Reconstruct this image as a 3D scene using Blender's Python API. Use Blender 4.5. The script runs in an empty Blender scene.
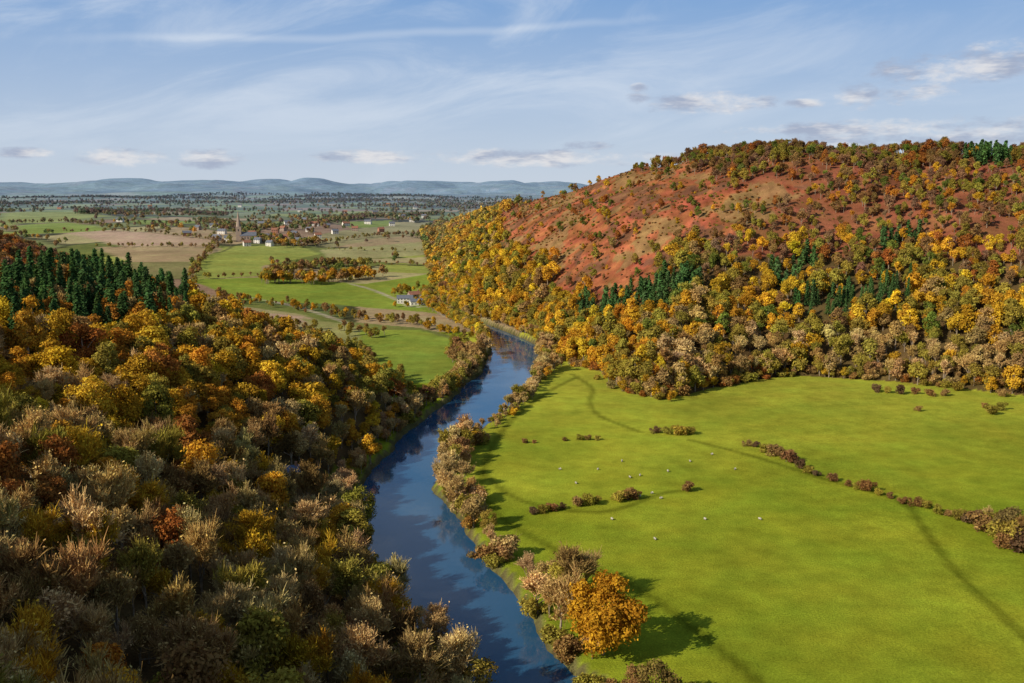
import bpy, math, random
import numpy as np
from mathutils import Vector
rng=np.random.default_rng(7); random.seed(7)
scene=bpy.context.scene
COL=scene.collection
scene.view_settings.view_transform='Standard'
try: scene.view_settings.look='None'
except Exception: pass
scene.view_settings.exposure=0
F=995.6; H=120.0; TH=math.radians(8.66); CT=math.cos(TH); ST=math.sin(TH)

# ------------------------------------------------------------------ maths
def flat(px,py,z=0.0):
    X=(px-512)/F; v=(py-341.5)/F
    dn=ST+v*CT; k=(H-z)/dn
    return X*k,(CT-v*ST)*k
def project(x,y,z):
    dz=z-H; dep=y*CT-dz*ST; up=y*ST+dz*CT
    dep=np.maximum(dep,1e-3)
    return 512+F*x/dep, 341.5-F*up/dep, dep
def sm(a,b,t):
    u=np.clip((t-a)/(b-a),0,1); return u*u*(3-2*u)
def hsh(i,j,s=0):
    v=np.sin(i*127.1+j*311.7+s*74.7)*43758.5453
    return v-np.floor(v)
def vn(x,y,s=0):
    xi=np.floor(x); yi=np.floor(y); fx=x-xi; fy=y-yi
    fx=fx*fx*(3-2*fx); fy=fy*fy*(3-2*fy)
    a=hsh(xi,yi,s); b=hsh(xi+1,yi,s); c=hsh(xi,yi+1,s); d=hsh(xi+1,yi+1,s)
    return (a*(1-fx)+b*fx)*(1-fy)+(c*(1-fx)+d*fx)*fy
def fbm(x,y,s=0):
    return vn(x,y,s)*.5+vn(x*2.1,y*2.1,s+1)*.3+vn(x*4.3,y*4.3,s+2)*.2
def pldist(P,x,y,vals=None):
    best=np.full(np.shape(x),1e9); ws=np.zeros(np.shape(x)); wv=np.zeros(np.shape(x))
    for k in range(len(P)-1):
        ax,ay=P[k][0],P[k][1]; bx,by=P[k+1][0],P[k+1][1]
        dx,dy=bx-ax,by-ay; L2=dx*dx+dy*dy
        t=np.clip(((x-ax)*dx+(y-ay)*dy)/L2,0,1)
        d=np.hypot(x-ax-t*dx,y-ay-t*dy)
        if vals is not None:
            v=vals[k]*(1-t)+vals[k+1]*t
            w=1/(d+15)**4; ws+=w; wv+=w*v
        best=np.minimum(best,d)
    if vals is not None: return best,wv/ws
    return best
def inpoly(P,x,y):
    x=np.asarray(x,float); y=np.asarray(y,float)
    r=np.zeros(x.shape,bool); n=len(P)
    for i in range(n):
        x1,y1=P[i][0],P[i][1]; x2,y2=P[(i+1)%n][0],P[(i+1)%n][1]
        if y1==y2: continue
        c=((y1>y)!=(y2>y))&(x<(x2-x1)*(y-y1)/(y2-y1)+x1)
        r^=c
    return r

# ------------------------------------------------------------------ landform
edges=[(683,470,578),(650,453,548),(600,400,512),(560,378,482),(530,361,462),(500,357,436),(480,368,434),(460,385,442),(440,402,468),(420,425,492),(400,452,516),(385,468,528),(370,485,535),(355,490,538),(345,492,534)]
RV=[(420,85,18),(300,95,17),(150,118,16),(70,150,15),(25,190,14)]
for py,l,r in edges:
    a=flat(l,py); b=flat(r,py)
    RV.append(((a[0]+b[0])/2,a[1],(b[0]-a[0])/2*.98))
RV+= [(-14,830,12),(-34,890,9),(-58,950,6),(-74,1010,3),(-84,1060,.5),(-90,1090,-2.5)]
def cr(P,n=6):
    P=np.array(P,float); out=[]
    Q=np.vstack([2*P[0]-P[1],P,2*P[-1]-P[-2]])
    for i in range(1,len(Q)-2):
        for k in range(n):
            t=k/n; a,b,c,d=Q[i-1],Q[i],Q[i+1],Q[i+2]
            out.append(.5*((2*b)+(-a+c)*t+(2*a-5*b+4*c-d)*t*t+(-a+3*b-3*c+d)*t**3))
    out.append(P[-1]); return np.array(out)
RC=cr(RV,3)
toeR=[(-210,2300),(-150,1700),(-106,1300),(-78,1150),(-52,1010),(-10,880),(10,824),(30,745),(40,665),(58,641),(66,575),(85,552),(120,585),(177,624),(235,605),(296,563),(420,505),(600,450),(1400,300)]
ridR=[(-170,2500,15),(-61,1900,66),(50,1500,104),(140,1220,133),(200,1060,148),(245,985,151),(300,985,151),(370,950,146),(463,900,145),(700,800,146),(1400,700,140)]
toeL=[(420,40),(320,55),(60,100),(-10,150),(-22,225),(-48,290),(-72,350),(-76,400),(-62,470),(-52,505),(-85,590),(-140,660),(-220,730),(-300,900),(-420,1030),(-700,1200),(-1600,1500)]
ridL=[(420,-60,118),(0,-6,117),(-150,50,130),(-230,230,98),(-290,450,84),(-420,650,98),(-600,800,120),(-1600,1100,135)]  # ridge point left of the viewpoint raised to shade the lower-left slope
polR=toeR+[(1400,5000),(200,5000),(-160,2600)]
polRB=[(p[0],p[1]) for p in ridR]+[(1400,5000),(200,5000)]
polL=toeL+[(-1600,-900),(420,-900)]
polLB=[(p[0],p[1]) for p in ridL]+[(-1600,-900),(420,-900)]
def height(x,y):
    x=np.asarray(x,float); y=np.asarray(y,float)
    base=np.interp(y,[0,700,900,1200,1600,1900,3000,4000,6000,9000,11000,12500,14500,17000],[2.5,2.5,4,6,11,25,36,43,54,66,95,135,195,130])
    base=base+sm(120,520,-x)*13*sm(620,1000,y)*(1-sm(2500,4000,y))
    base=base+(fbm(x/700,y/700,3)-.5)*26*sm(1500,2600,y)*(1+sm(5000,12000,y)*2.4)
    base=base+(fbm(x/1500,y/2600,9)-.5)*300*sm(8000,13000,y)
    base=base+np.maximum(fbm(x/1500,y/900,14)-.42,0)*150*np.exp(-((y-8200)/1300)**2)
    base=base+(vn(x/150,y/150,5)-.5)*2.0*sm(60,200,np.abs(x)+y*0)
    dt=pldist(toeR,x,y); dr,zr=pldist(ridR,x,y,[p[2] for p in ridR])
    t=dt/(dt+dr+1e-6)
    hr=zr*(.45*t**1.0+.55*np.sin(t*math.pi/2))
    hr=np.where(inpoly(polRB,x,y),zr*(1-.45*sm(0,900,dr)),hr)
    hr=hr+((fbm(x/90,y/90,21)-.5)*18+(vn(x/55+y/160,y/300,23)-.5)*13)*sm(10,120,dt)
    hr=np.where(inpoly(polR,x,y),np.maximum(hr,0),0)
    dt2=pldist(toeL,x,y); dl,zl=pldist(ridL,x,y,[p[2] for p in ridL])
    t=dt2/(dt2+dl+1e-6); ex=1.1-.45*sm(230,460,y)
    hl=zl*t**ex
    hl=np.where(inpoly(polLB,x,y),zl,hl)
    hl=hl+((fbm(x/70,y/70,31)-.5)*12)*sm(10,90,dt2)*sm(40,90,np.hypot(x,y))
    hl=np.where(inpoly(polL,x,y),np.maximum(hl,0),0)
    z=np.maximum(base,0)+np.maximum(hr*1.0,hl)-np.minimum(base-2.5,np.maximum(hr,hl))*(base>2.5)
    d=np.full(x.shape,1e9)
    near=(y<1300)&(y>20)&(np.abs(x)<520)
    if near.any():
        xx=x[near] if x.ndim else x; yy=y[near] if y.ndim else y
        b=np.full(np.shape(xx),1e9)
        for k in range(len(RC)-1):
            ax,ay,aw=RC[k]; bx,by,bw=RC[k+1]
            dx,dy=bx-ax,by-ay; tt=np.clip(((xx-ax)*dx+(yy-ay)*dy)/(dx*dx+dy*dy),0,1)
            b=np.minimum(b,np.hypot(xx-ax-tt*dx,yy-ay-tt*dy)-(aw*(1-tt)+bw*tt))
        if x.ndim: d[near]=b
        else: d=b
    d2=d+(fbm(x/14,y/14,77)-.5)*6.0*(1-sm(700,900,y))
    k=sm(-1.5,3.5,d2)
    z=z*k+(-2.2)*(1-k)
    return z,d2
def hz(x,y):
    z,_=height(np.atleast_1d(x),np.atleast_1d(y)); return z
def hit(P):
    P=np.array(P,float); X=(P[:,0]-512)/F; v=(P[:,1]-341.5)/F
    sx=X/(CT-v*ST); sd=(ST+v*CT)/(CT-v*ST)
    D=170*np.exp(np.arange(0,580)*.0075)
    gx=sx[:,None]*D[None]; gy=np.broadcast_to(D[None],gx.shape).copy()
    z,_=height(gx.ravel(),gy.ravel()); z=z.reshape(gx.shape)
    rz=H-sd[:,None]*D[None]
    below=rz<z; idx=np.where(below.any(1),below.argmax(1),len(D)-1)
    out=[]
    for i,k in enumerate(idx):
        k0=max(k-1,0); a=rz[i,k0]-z[i,k0]; b=z[i,k]-rz[i,k]
        t=a/(a+b) if (a+b)>1e-9 else 1; t=min(max(t,0),1)
        d=D[k0]*(1-t)+D[k]*t
        out.append((sx[i]*d,d))
    return np.array(out)

# ------------------------------------------------------------------ materials
def newmat(name):
    m=bpy.data.materials.new(name); m.use_nodes=True; nt=m.node_tree; nt.nodes.clear(); return m,nt
def N(nt,t,**k):
    n=nt.nodes.new(t)
    for a,b in k.items(): setattr(n,a,b)
    return n
def leafmat(name,trans=.22,lo=.5,hi=1.5):
    m,nt=newmat(name); L=nt.links.new
    at=N(nt,'ShaderNodeAttribute',attribute_type='INSTANCER',attribute_name='tint'); c=at.outputs['Color']
    lv=N(nt,'ShaderNodeAttribute',attribute_type='GEOMETRY',attribute_name='leafv')
    mr=N(nt,'ShaderNodeMapRange'); mr.inputs[3].default_value=lo; mr.inputs[4].default_value=hi
    L(lv.outputs['Fac'],mr.inputs[0])
    sc=N(nt,'ShaderNodeVectorMath',operation='SCALE'); L(c,sc.inputs[0]); L(mr.outputs[0],sc.inputs['Scale'])
    hs=N(nt,'ShaderNodeHueSaturation'); mh=N(nt,'ShaderNodeMapRange'); mh.inputs[3].default_value=.485; mh.inputs[4].default_value=.515
    L(lv.outputs['Fac'],mh.inputs[0]); L(mh.outputs[0],hs.inputs['Hue']); L(sc.outputs[0],hs.inputs['Color'])
    d=N(nt,'ShaderNodeBsdfDiffuse'); t=N(nt,'ShaderNodeBsdfTranslucent'); mx=N(nt,'ShaderNodeMixShader'); mx.inputs[0].default_value=trans
    L(hs.outputs[0],d.inputs[0]); L(hs.outputs[0],t.inputs[0]); L(d.outputs[0],mx.inputs[1]); L(t.outputs[0],mx.inputs[2])
    o=N(nt,'ShaderNodeOutputMaterial'); L(mx.outputs[0],o.inputs[0]); return m
def noisemat(name,c1,c2,scale=2.0,rough=.9,bump=0.2):
    m,nt=newmat(name); L=nt.links.new
    g=N(nt,'ShaderNodeTexCoord'); n=N(nt,'ShaderNodeTexNoise'); n.inputs['Scale'].default_value=scale; n.inputs['Detail'].default_value=5
    L(g.outputs['Object'],n.inputs['Vector'])
    r=N(nt,'ShaderNodeValToRGB'); r.color_ramp.elements[0].position=.35; r.color_ramp.elements[1].position=.65
    r.color_ramp.elements[0].color=(*c1,1); r.color_ramp.elements[1].color=(*c2,1); L(n.outputs['Fac'],r.inputs[0])
    p=N(nt,'ShaderNodeBsdfPrincipled'); p.inputs['Roughness'].default_value=rough; L(r.outputs[0],p.inputs['Base Color'])
    b=N(nt,'ShaderNodeBump'); b.inputs['Strength'].default_value=bump; L(n.outputs['Fac'],b.inputs['Height']); L(b.outputs[0],p.inputs['Normal'])
    o=N(nt,'ShaderNodeOutputMaterial'); L(p.outputs[0],o.inputs[0]); return m
M_leaf=leafmat('leaf_tinted'); M_twig=leafmat('twig_tinted',.03,.55,1.4)
M_needle=leafmat('needle_tinted',.05,.5,1.6)
M_bark=noisemat('bark',(.17,.125,.08),(.40,.32,.22),1.5)
M_wall=noisemat('render_wall',(.62,.58,.5),(.74,.7,.62),.8)
M_stone=noisemat('sandstone',(.28,.2,.15),(.38,.29,.22),.8)
M_brick=noisemat('brick',(.3,.13,.08),(.4,.19,.12),2)
M_slate=noisemat('slate',(.09,.1,.12),(.16,.17,.2),1.5)
M_tile=noisemat('clay_tile',(.22,.09,.055),(.32,.14,.08),1.5)
M_glass=noisemat('window_glass',(.02,.025,.03),(.05,.06,.07),1,.15,0)
M_wool=noisemat('wool',(.42,.38,.3),(.55,.5,.42),6)
M_face=noisemat('sheep_face',(.08,.07,.06),(.14,.12,.1),6)
M_wood=noisemat('painted_door',(.1,.06,.03),(.16,.1,.05),3)

def groundmat():
    m,nt=newmat('ground_cover'); L=nt.links.new
    at=N(nt,'ShaderNodeAttribute',attribute_type='GEOMETRY',attribute_name='gcol')
    g=N(nt,'ShaderNodeNewGeometry')
    def noise(scale,det,lo,hi,rough=.6):
        n=N(nt,'ShaderNodeTexNoise'); n.inputs['Scale'].default_value=scale; n.inputs['Detail'].default_value=det; n.inputs['Roughness'].default_value=rough
        L(g.outputs['Position'],n.inputs['Vector'])
        r=N(nt,'ShaderNodeMapRange'); r.inputs[1].default_value=.3; r.inputs[2].default_value=.7; r.inputs[3].default_value=lo; r.inputs[4].default_value=hi
        L(n.outputs['Fac'],r.inputs[0]); return n,r.outputs[0]
    _,a=noise(.012,4,.8,1.18); _,b=noise(.12,5,.78,1.22,.7); n3,c=noise(1.6,5,.60,1.38,.75)
    m1=N(nt,'ShaderNodeMath',operation='MULTIPLY'); L(a,m1.inputs[0]); L(b,m1.inputs[1])
    m2=N(nt,'ShaderNodeMath',operation='MULTIPLY'); L(m1.outputs[0],m2.inputs[0]); L(c,m2.inputs[1])
    sc=N(nt,'ShaderNodeVectorMath',operation='SCALE'); L(at.outputs['Color'],sc.inputs[0]); L(m2.outputs[0],sc.inputs['Scale'])
    _,h=noise(.035,5,.476,.512); hs=N(nt,'ShaderNodeHueSaturation'); L(h,hs.inputs['Hue']); L(sc.outputs[0],hs.inputs['Color'])
    bp=N(nt,'ShaderNodeBump'); bp.inputs['Strength'].default_value=.7; bp.inputs['Distance'].default_value=.5; L(n3.outputs['Fac'],bp.inputs['Height'])
    d=N(nt,'ShaderNodeBsdfDiffuse'); L(hs.outputs[0],d.inputs[0]); L(bp.outputs[0],d.inputs['Normal'])
    o=N(nt,'ShaderNodeOutputMaterial'); L(d.outputs[0],o.inputs[0]); return m
M_ground=groundmat()
def watermat():
    m,nt=newmat('river_water'); L=nt.links.new
    p=N(nt,'ShaderNodeBsdfPrincipled'); p.inputs['Base Color'].default_value=(.02,.08,.16,1); p.inputs['IOR'].default_value=1.42
    g=N(nt,'ShaderNodeNewGeometry'); mp=N(nt,'ShaderNodeMapping'); mp.inputs['Scale'].default_value=(.5,.18,.5); L(g.outputs['Position'],mp.inputs[0])
    n=N(nt,'ShaderNodeTexNoise'); n.inputs['Scale'].default_value=1; n.inputs['Detail'].default_value=4; L(mp.outputs[0],n.inputs['Vector'])
    n2=N(nt,'ShaderNodeTexNoise'); n2.inputs['Scale'].default_value=.05; n2.inputs['Detail'].default_value=4; L(g.outputs['Position'],n2.inputs['Vector'])
    r=N(nt,'ShaderNodeMapRange'); r.inputs[1].default_value=.4; r.inputs[2].default_value=.6; r.inputs[3].default_value=.02; r.inputs[4].default_value=.11; L(n2.outputs['Fac'],r.inputs[0]); L(r.outputs[0],p.inputs['Roughness'])
    b=N(nt,'ShaderNodeBump'); b.inputs['Strength'].default_value=.08; b.inputs['Distance'].default_value=.3; L(n.outputs['Fac'],b.inputs['Height']); L(b.outputs[0],p.inputs['Normal'])
    o=N(nt,'ShaderNodeOutputMaterial'); L(p.outputs[0],o.inputs[0]); return m
M_water=watermat()

def qmesh(name,V,Q,mats,mi=None,leafv=None,smooth=False):
    me=bpy.data.meshes.new(name); V=np.asarray(V,np.float32); Q=np.asarray(Q,np.int32)
    me.vertices.add(len(V)); me.vertices.foreach_set('co',V.ravel())
    me.loops.add(Q.size); me.loops.foreach_set('vertex_index',Q.ravel())
    me.polygons.add(len(Q)); me.polygons.foreach_set('loop_start',np.arange(0,Q.size,4,dtype=np.int32))
    for m in mats: me.materials.append(m)
    if mi is not None: me.polygons.foreach_set('material_index',np.asarray(mi,np.int32))
    me.update(calc_edges=True)
    me.polygons.foreach_set('use_smooth',np.full(len(Q),smooth))
    if leafv is not None:
        a=me.attributes.new('leafv','FLOAT','FACE'); a.data.foreach_set('value',np.asarray(leafv,np.float32))
    me.update(); return me

# ------------------------------------------------------------------ fields
def PW(pts): return [tuple(p) for p in hit(pts)]
G1=(.21,.27,.04); G2=(.26,.29,.065); TAN=(.36,.27,.14); PALE=(.38,.33,.15); BRN=(.25,.15,.09); DG=(.15,.17,.045); STR=(.31,.29,.12); PK=(.42,.30,.19)
fields=[
 ([(190,280),(270,277),(365,284),(440,268),(452,290),(470,325),(425,312),(330,304),(240,300)],G1),
 ([(232,300),(300,308),(352,322),(420,328),(470,340),(400,335),(330,338),(262,322)],DG),
 ([(240,306),(300,314),(350,330),(378,345),(330,348),(255,322)],(.31,.26,.12)),
 ([(258,312),(300,316),(318,322),(280,322)],PK),
 ([(300,318),(345,324),(384,340),(350,346)],(.27,.26,.09)),
 ([(360,330),(420,330),(470,345),(490,370),(470,395),(430,410),(395,390),(360,355)],G1),
 ([(195,262),(235,246),(300,246),(320,254),(262,266),(262,276),(195,280)],G2),
 ([(60,232),(110,230),(215,240),(218,246),(120,246)],PK),
 ([(95,247),(215,244),(222,250),(190,262),(130,262)],TAN),
 ([(10,226),(70,222),(110,230),(60,233),(20,234)],G1),
 ([(120,262),(190,262),(195,278),(150,280)],(.22,.2,.08)),
 ([(320,250),(440,238),(446,244),(330,260)],STR),
 ([(325,260),(446,246),(448,254),(380,262)],PALE),
 ([(380,264),(448,256),(446,266),(385,272)],G2),
 ([(300,240),(380,226),(430,222),(440,232),(330,248)],(.3,.27,.12)),
 ([(0,214),(70,210),(110,216),(60,222),(0,224)],G2),
 ([(345,222),(392,220),(388,226),(350,228)],G1),
]
fieldsW=[(PW(p),c) for p,c in fields]
brack=PW([(492,228),(515,208),(546,192),(590,180),(640,168),(690,168),(740,180),(800,196),(785,210),(735,222),(705,244),(668,270),(640,286),(600,300),(550,294),(520,270),(500,248)])
lanes=[cr([tuple(flat(a,b,5)) for a,b in Tq],5) for Tq in [[(350,286),(372,291),(392,298),(410,306),(432,306)],[(432,306),(450,318),(478,328)],[(240,300),(300,309),(352,323)]]]
tracks=[cr([tuple(flat(a,b,2.5)) for a,b in Tq],5) for Tq in [
 [(572,374),(592,388),(590,402),(600,416),(640,432)],
 [(575,378),(548,392),(512,420),(490,452),(482,490),(505,520),(560,552),(640,590),(720,650),(780,700)],
 [(690,440),(750,455),(830,480),(900,500),(925,530),(960,575),(1030,640)],
 [(480,470),(520,500),(600,512),(660,494),(690,490)]]]
def cells(x,y,S=230.):
    u=x/S+ (vn(x/600,y/600,41)-.5)*.8; v=y/(S*1.25)+(vn(x/600,y/600,42)-.5)*.8
    ui=np.floor(u); vi=np.floor(v)
    d1=np.full(x.shape,9.); d2=np.full(x.shape,9.); idn=np.zeros(x.shape)
    for i in (-1,0,1):
        for j in (-1,0,1):
            a=ui+i; b=vi+j; cx=a+.15+.7*hsh(a,b,51); cy=b+.15+.7*hsh(a,b,52)
            d=np.abs(u-cx)*.6+np.hypot(u-cx,v-cy)*.6
            m=d<d1
            d2=np.where(m,d1,np.minimum(d2,d)); idn=np.where(m,hsh(a,b,53),idn); d1=np.where(m,d,d1)
    return idn,(d2-d1)*S*.6
palette=np.array([G1,G2,TAN,(.14,.18,.05),DG,(.3,.2,.12),G2,PALE,(.12,.15,.05),(.2,.22,.08)])
def warp(x,y): return x+(fbm(x/35,y/35,85)-.5)*70, y+(fbm(x/35,y/35,86)-.5)*90
def gcol(x,y,z,d):
    idn,e=cells(x,y)
    c=palette[np.clip((idn*10).astype(int),0,9)].copy()
    c[(e<7)]=(.07,.07,.03)
    wood=(fbm(x/1300,y/500,61)>.56)&(y>2600); c[wood]=(.07,.065,.035)
    near=(y<820); c[near]=(.215,.265,.018)
    mm=near&(x>-40)
    tone=fbm(x/120,y/90,71); t2=fbm(x/18,y/30,72); t3=fbm(x/40,y/200,74)
    c[mm]=c[mm]*(0.60+.42*tone[mm]+.22*t2[mm]+.22*t3[mm])[:,None]
    warm=sm(300,640,y)[:,None]*np.array([[.11,.075,.018]])
    c[mm]+=warm[mm]
    c[mm]+=(np.maximum(tone-.5,0)*1.2)[mm][:,None]*np.array([[.10,.04,.01]])
    for Tq in tracks:
        k=(y<720)&(y>180)
        dd=pldist(Tq,x[k],y[k]); f=1-.42*(1-sm(.7,2.6,dd))
        c[k]*=f[:,None]
    for P,cc in fieldsW:
        m=inpoly(P,x,y)&(y>600); c[m]=np.array(cc)*(.85+.3*fbm(x[m]/60,y[m]/60,73))[:,None]
    for Tq in lanes:
        k=(y<1500)&(y>700)&(x<0); q=np.where(k)[0]; dd=pldist(Tq,x[q],y[q]); c[q[dd<2.2]]=(.42,.36,.25)
    A=inpoly(polR,x,y); B=inpoly(polL,x,y)
    n=fbm(x/25,y/25,81)
    fl=np.array([.115,.08,.03]); rd=np.array([.25,.10,.045])
    c[A]=fl*(.6+.8*n[A])[:,None]
    up=A&(z>70); c[up]=rd*(.5+1.0*n[up])[:,None]
    c[B]=np.array([.12,.08,.03])*(.6+.8*n[B])[:,None]
    bx,by=warp(x,y)
    K=A&inpoly(brack,bx,by)
    n2=fbm(x/9,y/13,88); n5=fbm(x/32,y/55,89)
    ck=np.array([.33,.12,.048])*(.25+1.35*n2)[:,None]
    ck=np.where((n5>.57)[:,None],np.array([[.26,.155,.06]])*(.4+1.1*n2)[:,None],ck)
    ck=np.where((n5<.40)[:,None],np.array([[.19,.09,.045]])*(.4+1.1*n2)[:,None],ck)
    c[K]=ck[K]
    bank=(d<3.2)&(d>=.5); c[bank]=(np.array([.12,.11,.04])*(.7+.7*n[bank])[:,None])
    c[d<0.5]=(.07,.055,.03)
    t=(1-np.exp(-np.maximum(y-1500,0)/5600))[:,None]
    c=c*(1-t)+np.array([[.22,.31,.43]])*t  # blue-grey distance haze painted into the ground colour
    return np.clip(c,0,1)
def axis(fine,mid,far_lo,far_hi,q):
    a=list(np.arange(fine[0],fine[1],2.0)); b=a[-1]+2
    while b<mid[1]: a.append(b); b+=4
    while b<far_hi: a.append(b); b+=max(4,(abs(b)-mid[1]*.4)*q)
    a.append(far_hi); lo=[]; b=fine[0]-4
    while b>mid[0]: lo.append(b); b-=4
    while b>far_lo: lo.append(b); b-=max(4,(abs(b)-abs(mid[0])*.4)*q)
    lo.append(far_lo); return np.array(lo[::-1]+a)
xs=axis((-100,340),(-560,620),-13000,13000,.022)
ys=axis((200,680),(100,1400),-500,17000,.011)
gx,gy=np.meshgrid(xs,ys); nx,ny=len(xs),len(ys); fx=gx.ravel(); fy=gy.ravel()
fz,fd=height(fx,fy)
ii=np.arange(nx*ny).reshape(ny,nx)
Q=np.stack([ii[:-1,:-1],ii[:-1,1:],ii[1:,1:],ii[1:,:-1]],-1).reshape(-1,4)
me=qmesh('ground',np.stack([fx,fy,fz],1),Q,[M_ground],smooth=True)
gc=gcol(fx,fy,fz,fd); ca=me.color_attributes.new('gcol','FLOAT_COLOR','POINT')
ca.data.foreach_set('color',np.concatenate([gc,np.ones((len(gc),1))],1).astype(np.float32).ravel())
ground=bpy.data.objects.new('ground',me); COL.objects.link(ground); ground['kind']='structure'
ground['label']='green valley meadows, ploughed fields and bracken hillsides'; ground['category']='ground'
print('terrain',nx,ny)
V=[];Qr=[]
for i,(x,y,w) in enumerate(RC):
    a=RC[max(i-1,0)]; b=RC[min(i+1,len(RC)-1)]; t=np.array([b[0]-a[0],b[1]-a[1]]); t/=np.hypot(*t); n=np.array([t[1],-t[0]])
    W=w+8
    V+= [(x-n[0]*W,y-n[1]*W,0),(x+n[0]*W,y+n[1]*W,0)]
    if i: k=2*i; Qr.append((k-2,k-1,k+1,k))
me=qmesh('river',V,Qr,[M_water]); o=bpy.data.objects.new('river',me); COL.objects.link(o); o['kind']='structure'; o['label']='winding blue river between wooded bank and meadow'; o['category']='river'

# ------------------------------------------------------------------ tree meshes
def unit(v): return v/np.maximum(np.linalg.norm(v,axis=-1,keepdims=True),1e-9)
def leafquads(C,Nn,s,r,asp=.65):
    T=unit(np.cross(Nn,r.normal(size=C.shape))); B=np.cross(Nn,T); s=s[:,None]
    j=lambda: 1+.25*r.normal(size=(len(C),1))
    V=np.stack([C+T*s*j(),C+B*s*asp*j(),C-T*s*j(),C-B*s*asp*j()],1).reshape(-1,3)
    return V,np.arange(len(V)).reshape(-1,4)
def tube(p,q,r0,r1,sides=5):
    p=np.array(p,float); q=np.array(q,float); d=unit(q-p); a=unit(np.cross(d,[.3,.9,.2])); b=np.cross(d,a)
    an=np.arange(sides)*2*math.pi/sides; ring=np.cos(an)[:,None]*a+np.sin(an)[:,None]*b
    V=np.vstack([p+ring*r0,q+ring*r1]); k=np.arange(sides); k2=(k+1)%sides
    return V,np.stack([k,k2,k2+sides,k+sides],1)
class Acc:
    def __init__(s): s.V=[];s.Q=[];s.v=[];s.n=0
    def add(s,V,Q,v=None):
        s.V.append(V); s.Q.append(np.asarray(Q)+s.n); s.n+=len(V); s.v.append(np.full(len(Q),.5) if v is None else v)
    def get(s): return np.vstack(s.V),np.vstack(s.Q),np.concatenate(s.v)
def broad(seed,R=4.6,Ht=14,nl=20,lr=(1.3,2.5),n=4500,ls=.36,zlo=.2):
    r=np.random.default_rng(seed)
    zc=Ht*(1+zlo)/2; rz=Ht*(1-zlo)/2
    C=[];
    for i in range(nl):
        d=unit(r.normal(size=3)); k=r.uniform(.35,.95)
        C.append([d[0]*(R-1)*k,d[1]*(R-1)*k,zc+d[2]*(rz-1)*k*1.05])
    C.append([0,0,Ht-2.2]); C=np.array(C); LR=r.uniform(*lr,size=len(C)); lv=r.uniform(0,1,len(C))
    pick=r.choice(len(C),n,p=LR**2/np.sum(LR**2)); d=unit(r.normal(size=(n,3)))
    out=unit(C[pick]-np.array([0,0,zc-1])); d=unit(d+out*.55+np.array([0,0,.25]))
    rad=LR[pick]*(r.uniform(.2,1.2,n)**.5)*(1+.3*np.sin(d[:,0]*7+pick)*np.cos(d[:,2]*6+pick))
    P=C[pick]+d*rad[:,None]*np.array([1.05,1.05,.9])
    V,Qd=leafquads(P,unit(d+.55*r.normal(size=(n,3))),r.uniform(.5,1.25,n)*ls,r)
    v=np.clip(.45*lv[pick]+.55*r.uniform(0,1,n),0,1)
    tr=Acc(); tr.add(*tube((0,0,-1),(0,0,Ht*.35),.34,.24,7)); tr.add(*tube((0,0,Ht*.35),(.3,.1,Ht*.75),.24,.08,6))
    for i in range(7):
        c=C[r.integers(len(C))]; tr.add(*tube((0,0,Ht*r.uniform(.2,.45)),c,.13,.04,4))
    return (V,Qd,v),tr.get()
def bare(seed,Ht=13,depth=4,kids=4,tw=6,tww=.05,leaf=5):
    r=np.random.default_rng(seed); tr=Acc(); cr_=Acc(); L0=Ht*.36
    def go(p,d,L,rad,dep):
        q=p+d*L
        (tr if dep>=depth-1 else cr_).add(*tube(p,q,rad,rad*.6,5 if dep>=depth-1 else 3))
        if dep==0:
            n=tw; t=r.uniform(.1,1,n)[:,None]; S=p+(q-p)*t; dd=unit(d+.55*r.normal(size=(n,3))+np.array([0,0,.65])); E=S+dd*r.uniform(.7,1.8,n)[:,None]*(Ht/13)
            side=unit(np.cross(dd,r.normal(size=(n,3))))*tww
            V=np.stack([S-side,S+side,E+side*.4,E-side*.4],1).reshape(-1,3); cr_.add(V,np.arange(len(V)).reshape(-1,4),r.uniform(0,1,n)); return
        for k in range(kids+(dep==depth)):
            nd=unit(d+.44*r.normal(size=3)+np.array([0,0,.38])); f=r.uniform(.5,1)
            go(p+(q-p)*f,nd,L*r.uniform(.55,.85),rad*.55,dep-1)
    go(np.array([0,0,-.5]),unit(np.array([.05,.02,1.])),L0,.26,depth)
    V,Qd,v=cr_.get(); n=int(len(Qd)/leaf)
    P=V[r.integers(len(V),size=n)]+r.normal(size=(n,3))*.2; V2,Q2=leafquads(P,unit(r.normal(size=(n,3))+[0,0,.5]),r.uniform(.08,.28,n)*(tww/.05)**.5,r)
    cr_.add(V2,Q2,r.uniform(.5,1,n)); return cr_.get(),tr.get()
def conifer(seed,Ht=18,R=3.6,step=.6,nb=9,nq=5,qs=.5):
    r=np.random.default_rng(seed); P=[];D=[]
    z=1.5
    while z<Ht-.3:
        rr=R*(1-z/Ht)**.7+.25; k0=r.uniform(0,6.28)
        for b in range(nb):
            a=k0+b*6.283/nb+r.normal()*.2; L=rr*r.uniform(.6,1.2)
            for q in range(nq):
                t=(q+.6)/nq; P.append([math.cos(a)*L*t+r.normal()*.15,math.sin(a)*L*t+r.normal()*.15,z-L*t*t*.3+r.normal()*.15]); D.append([math.cos(a)*.6,math.sin(a)*.6,1])
        z+=step*r.uniform(.8,1.2)
    P=np.array(P);D=unit(np.array(D)+.4*r.normal(size=P.shape)); n=len(P)
    V,Qd=leafquads(P,D,r.uniform(.7,1.3,n)*qs,r)
    tr=Acc(); tr.add(*tube((0,0,-1),(0,0,Ht*.97),.26,.03,6)); return (V,Qd,r.uniform(0,1,n)),tr.get()
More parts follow.
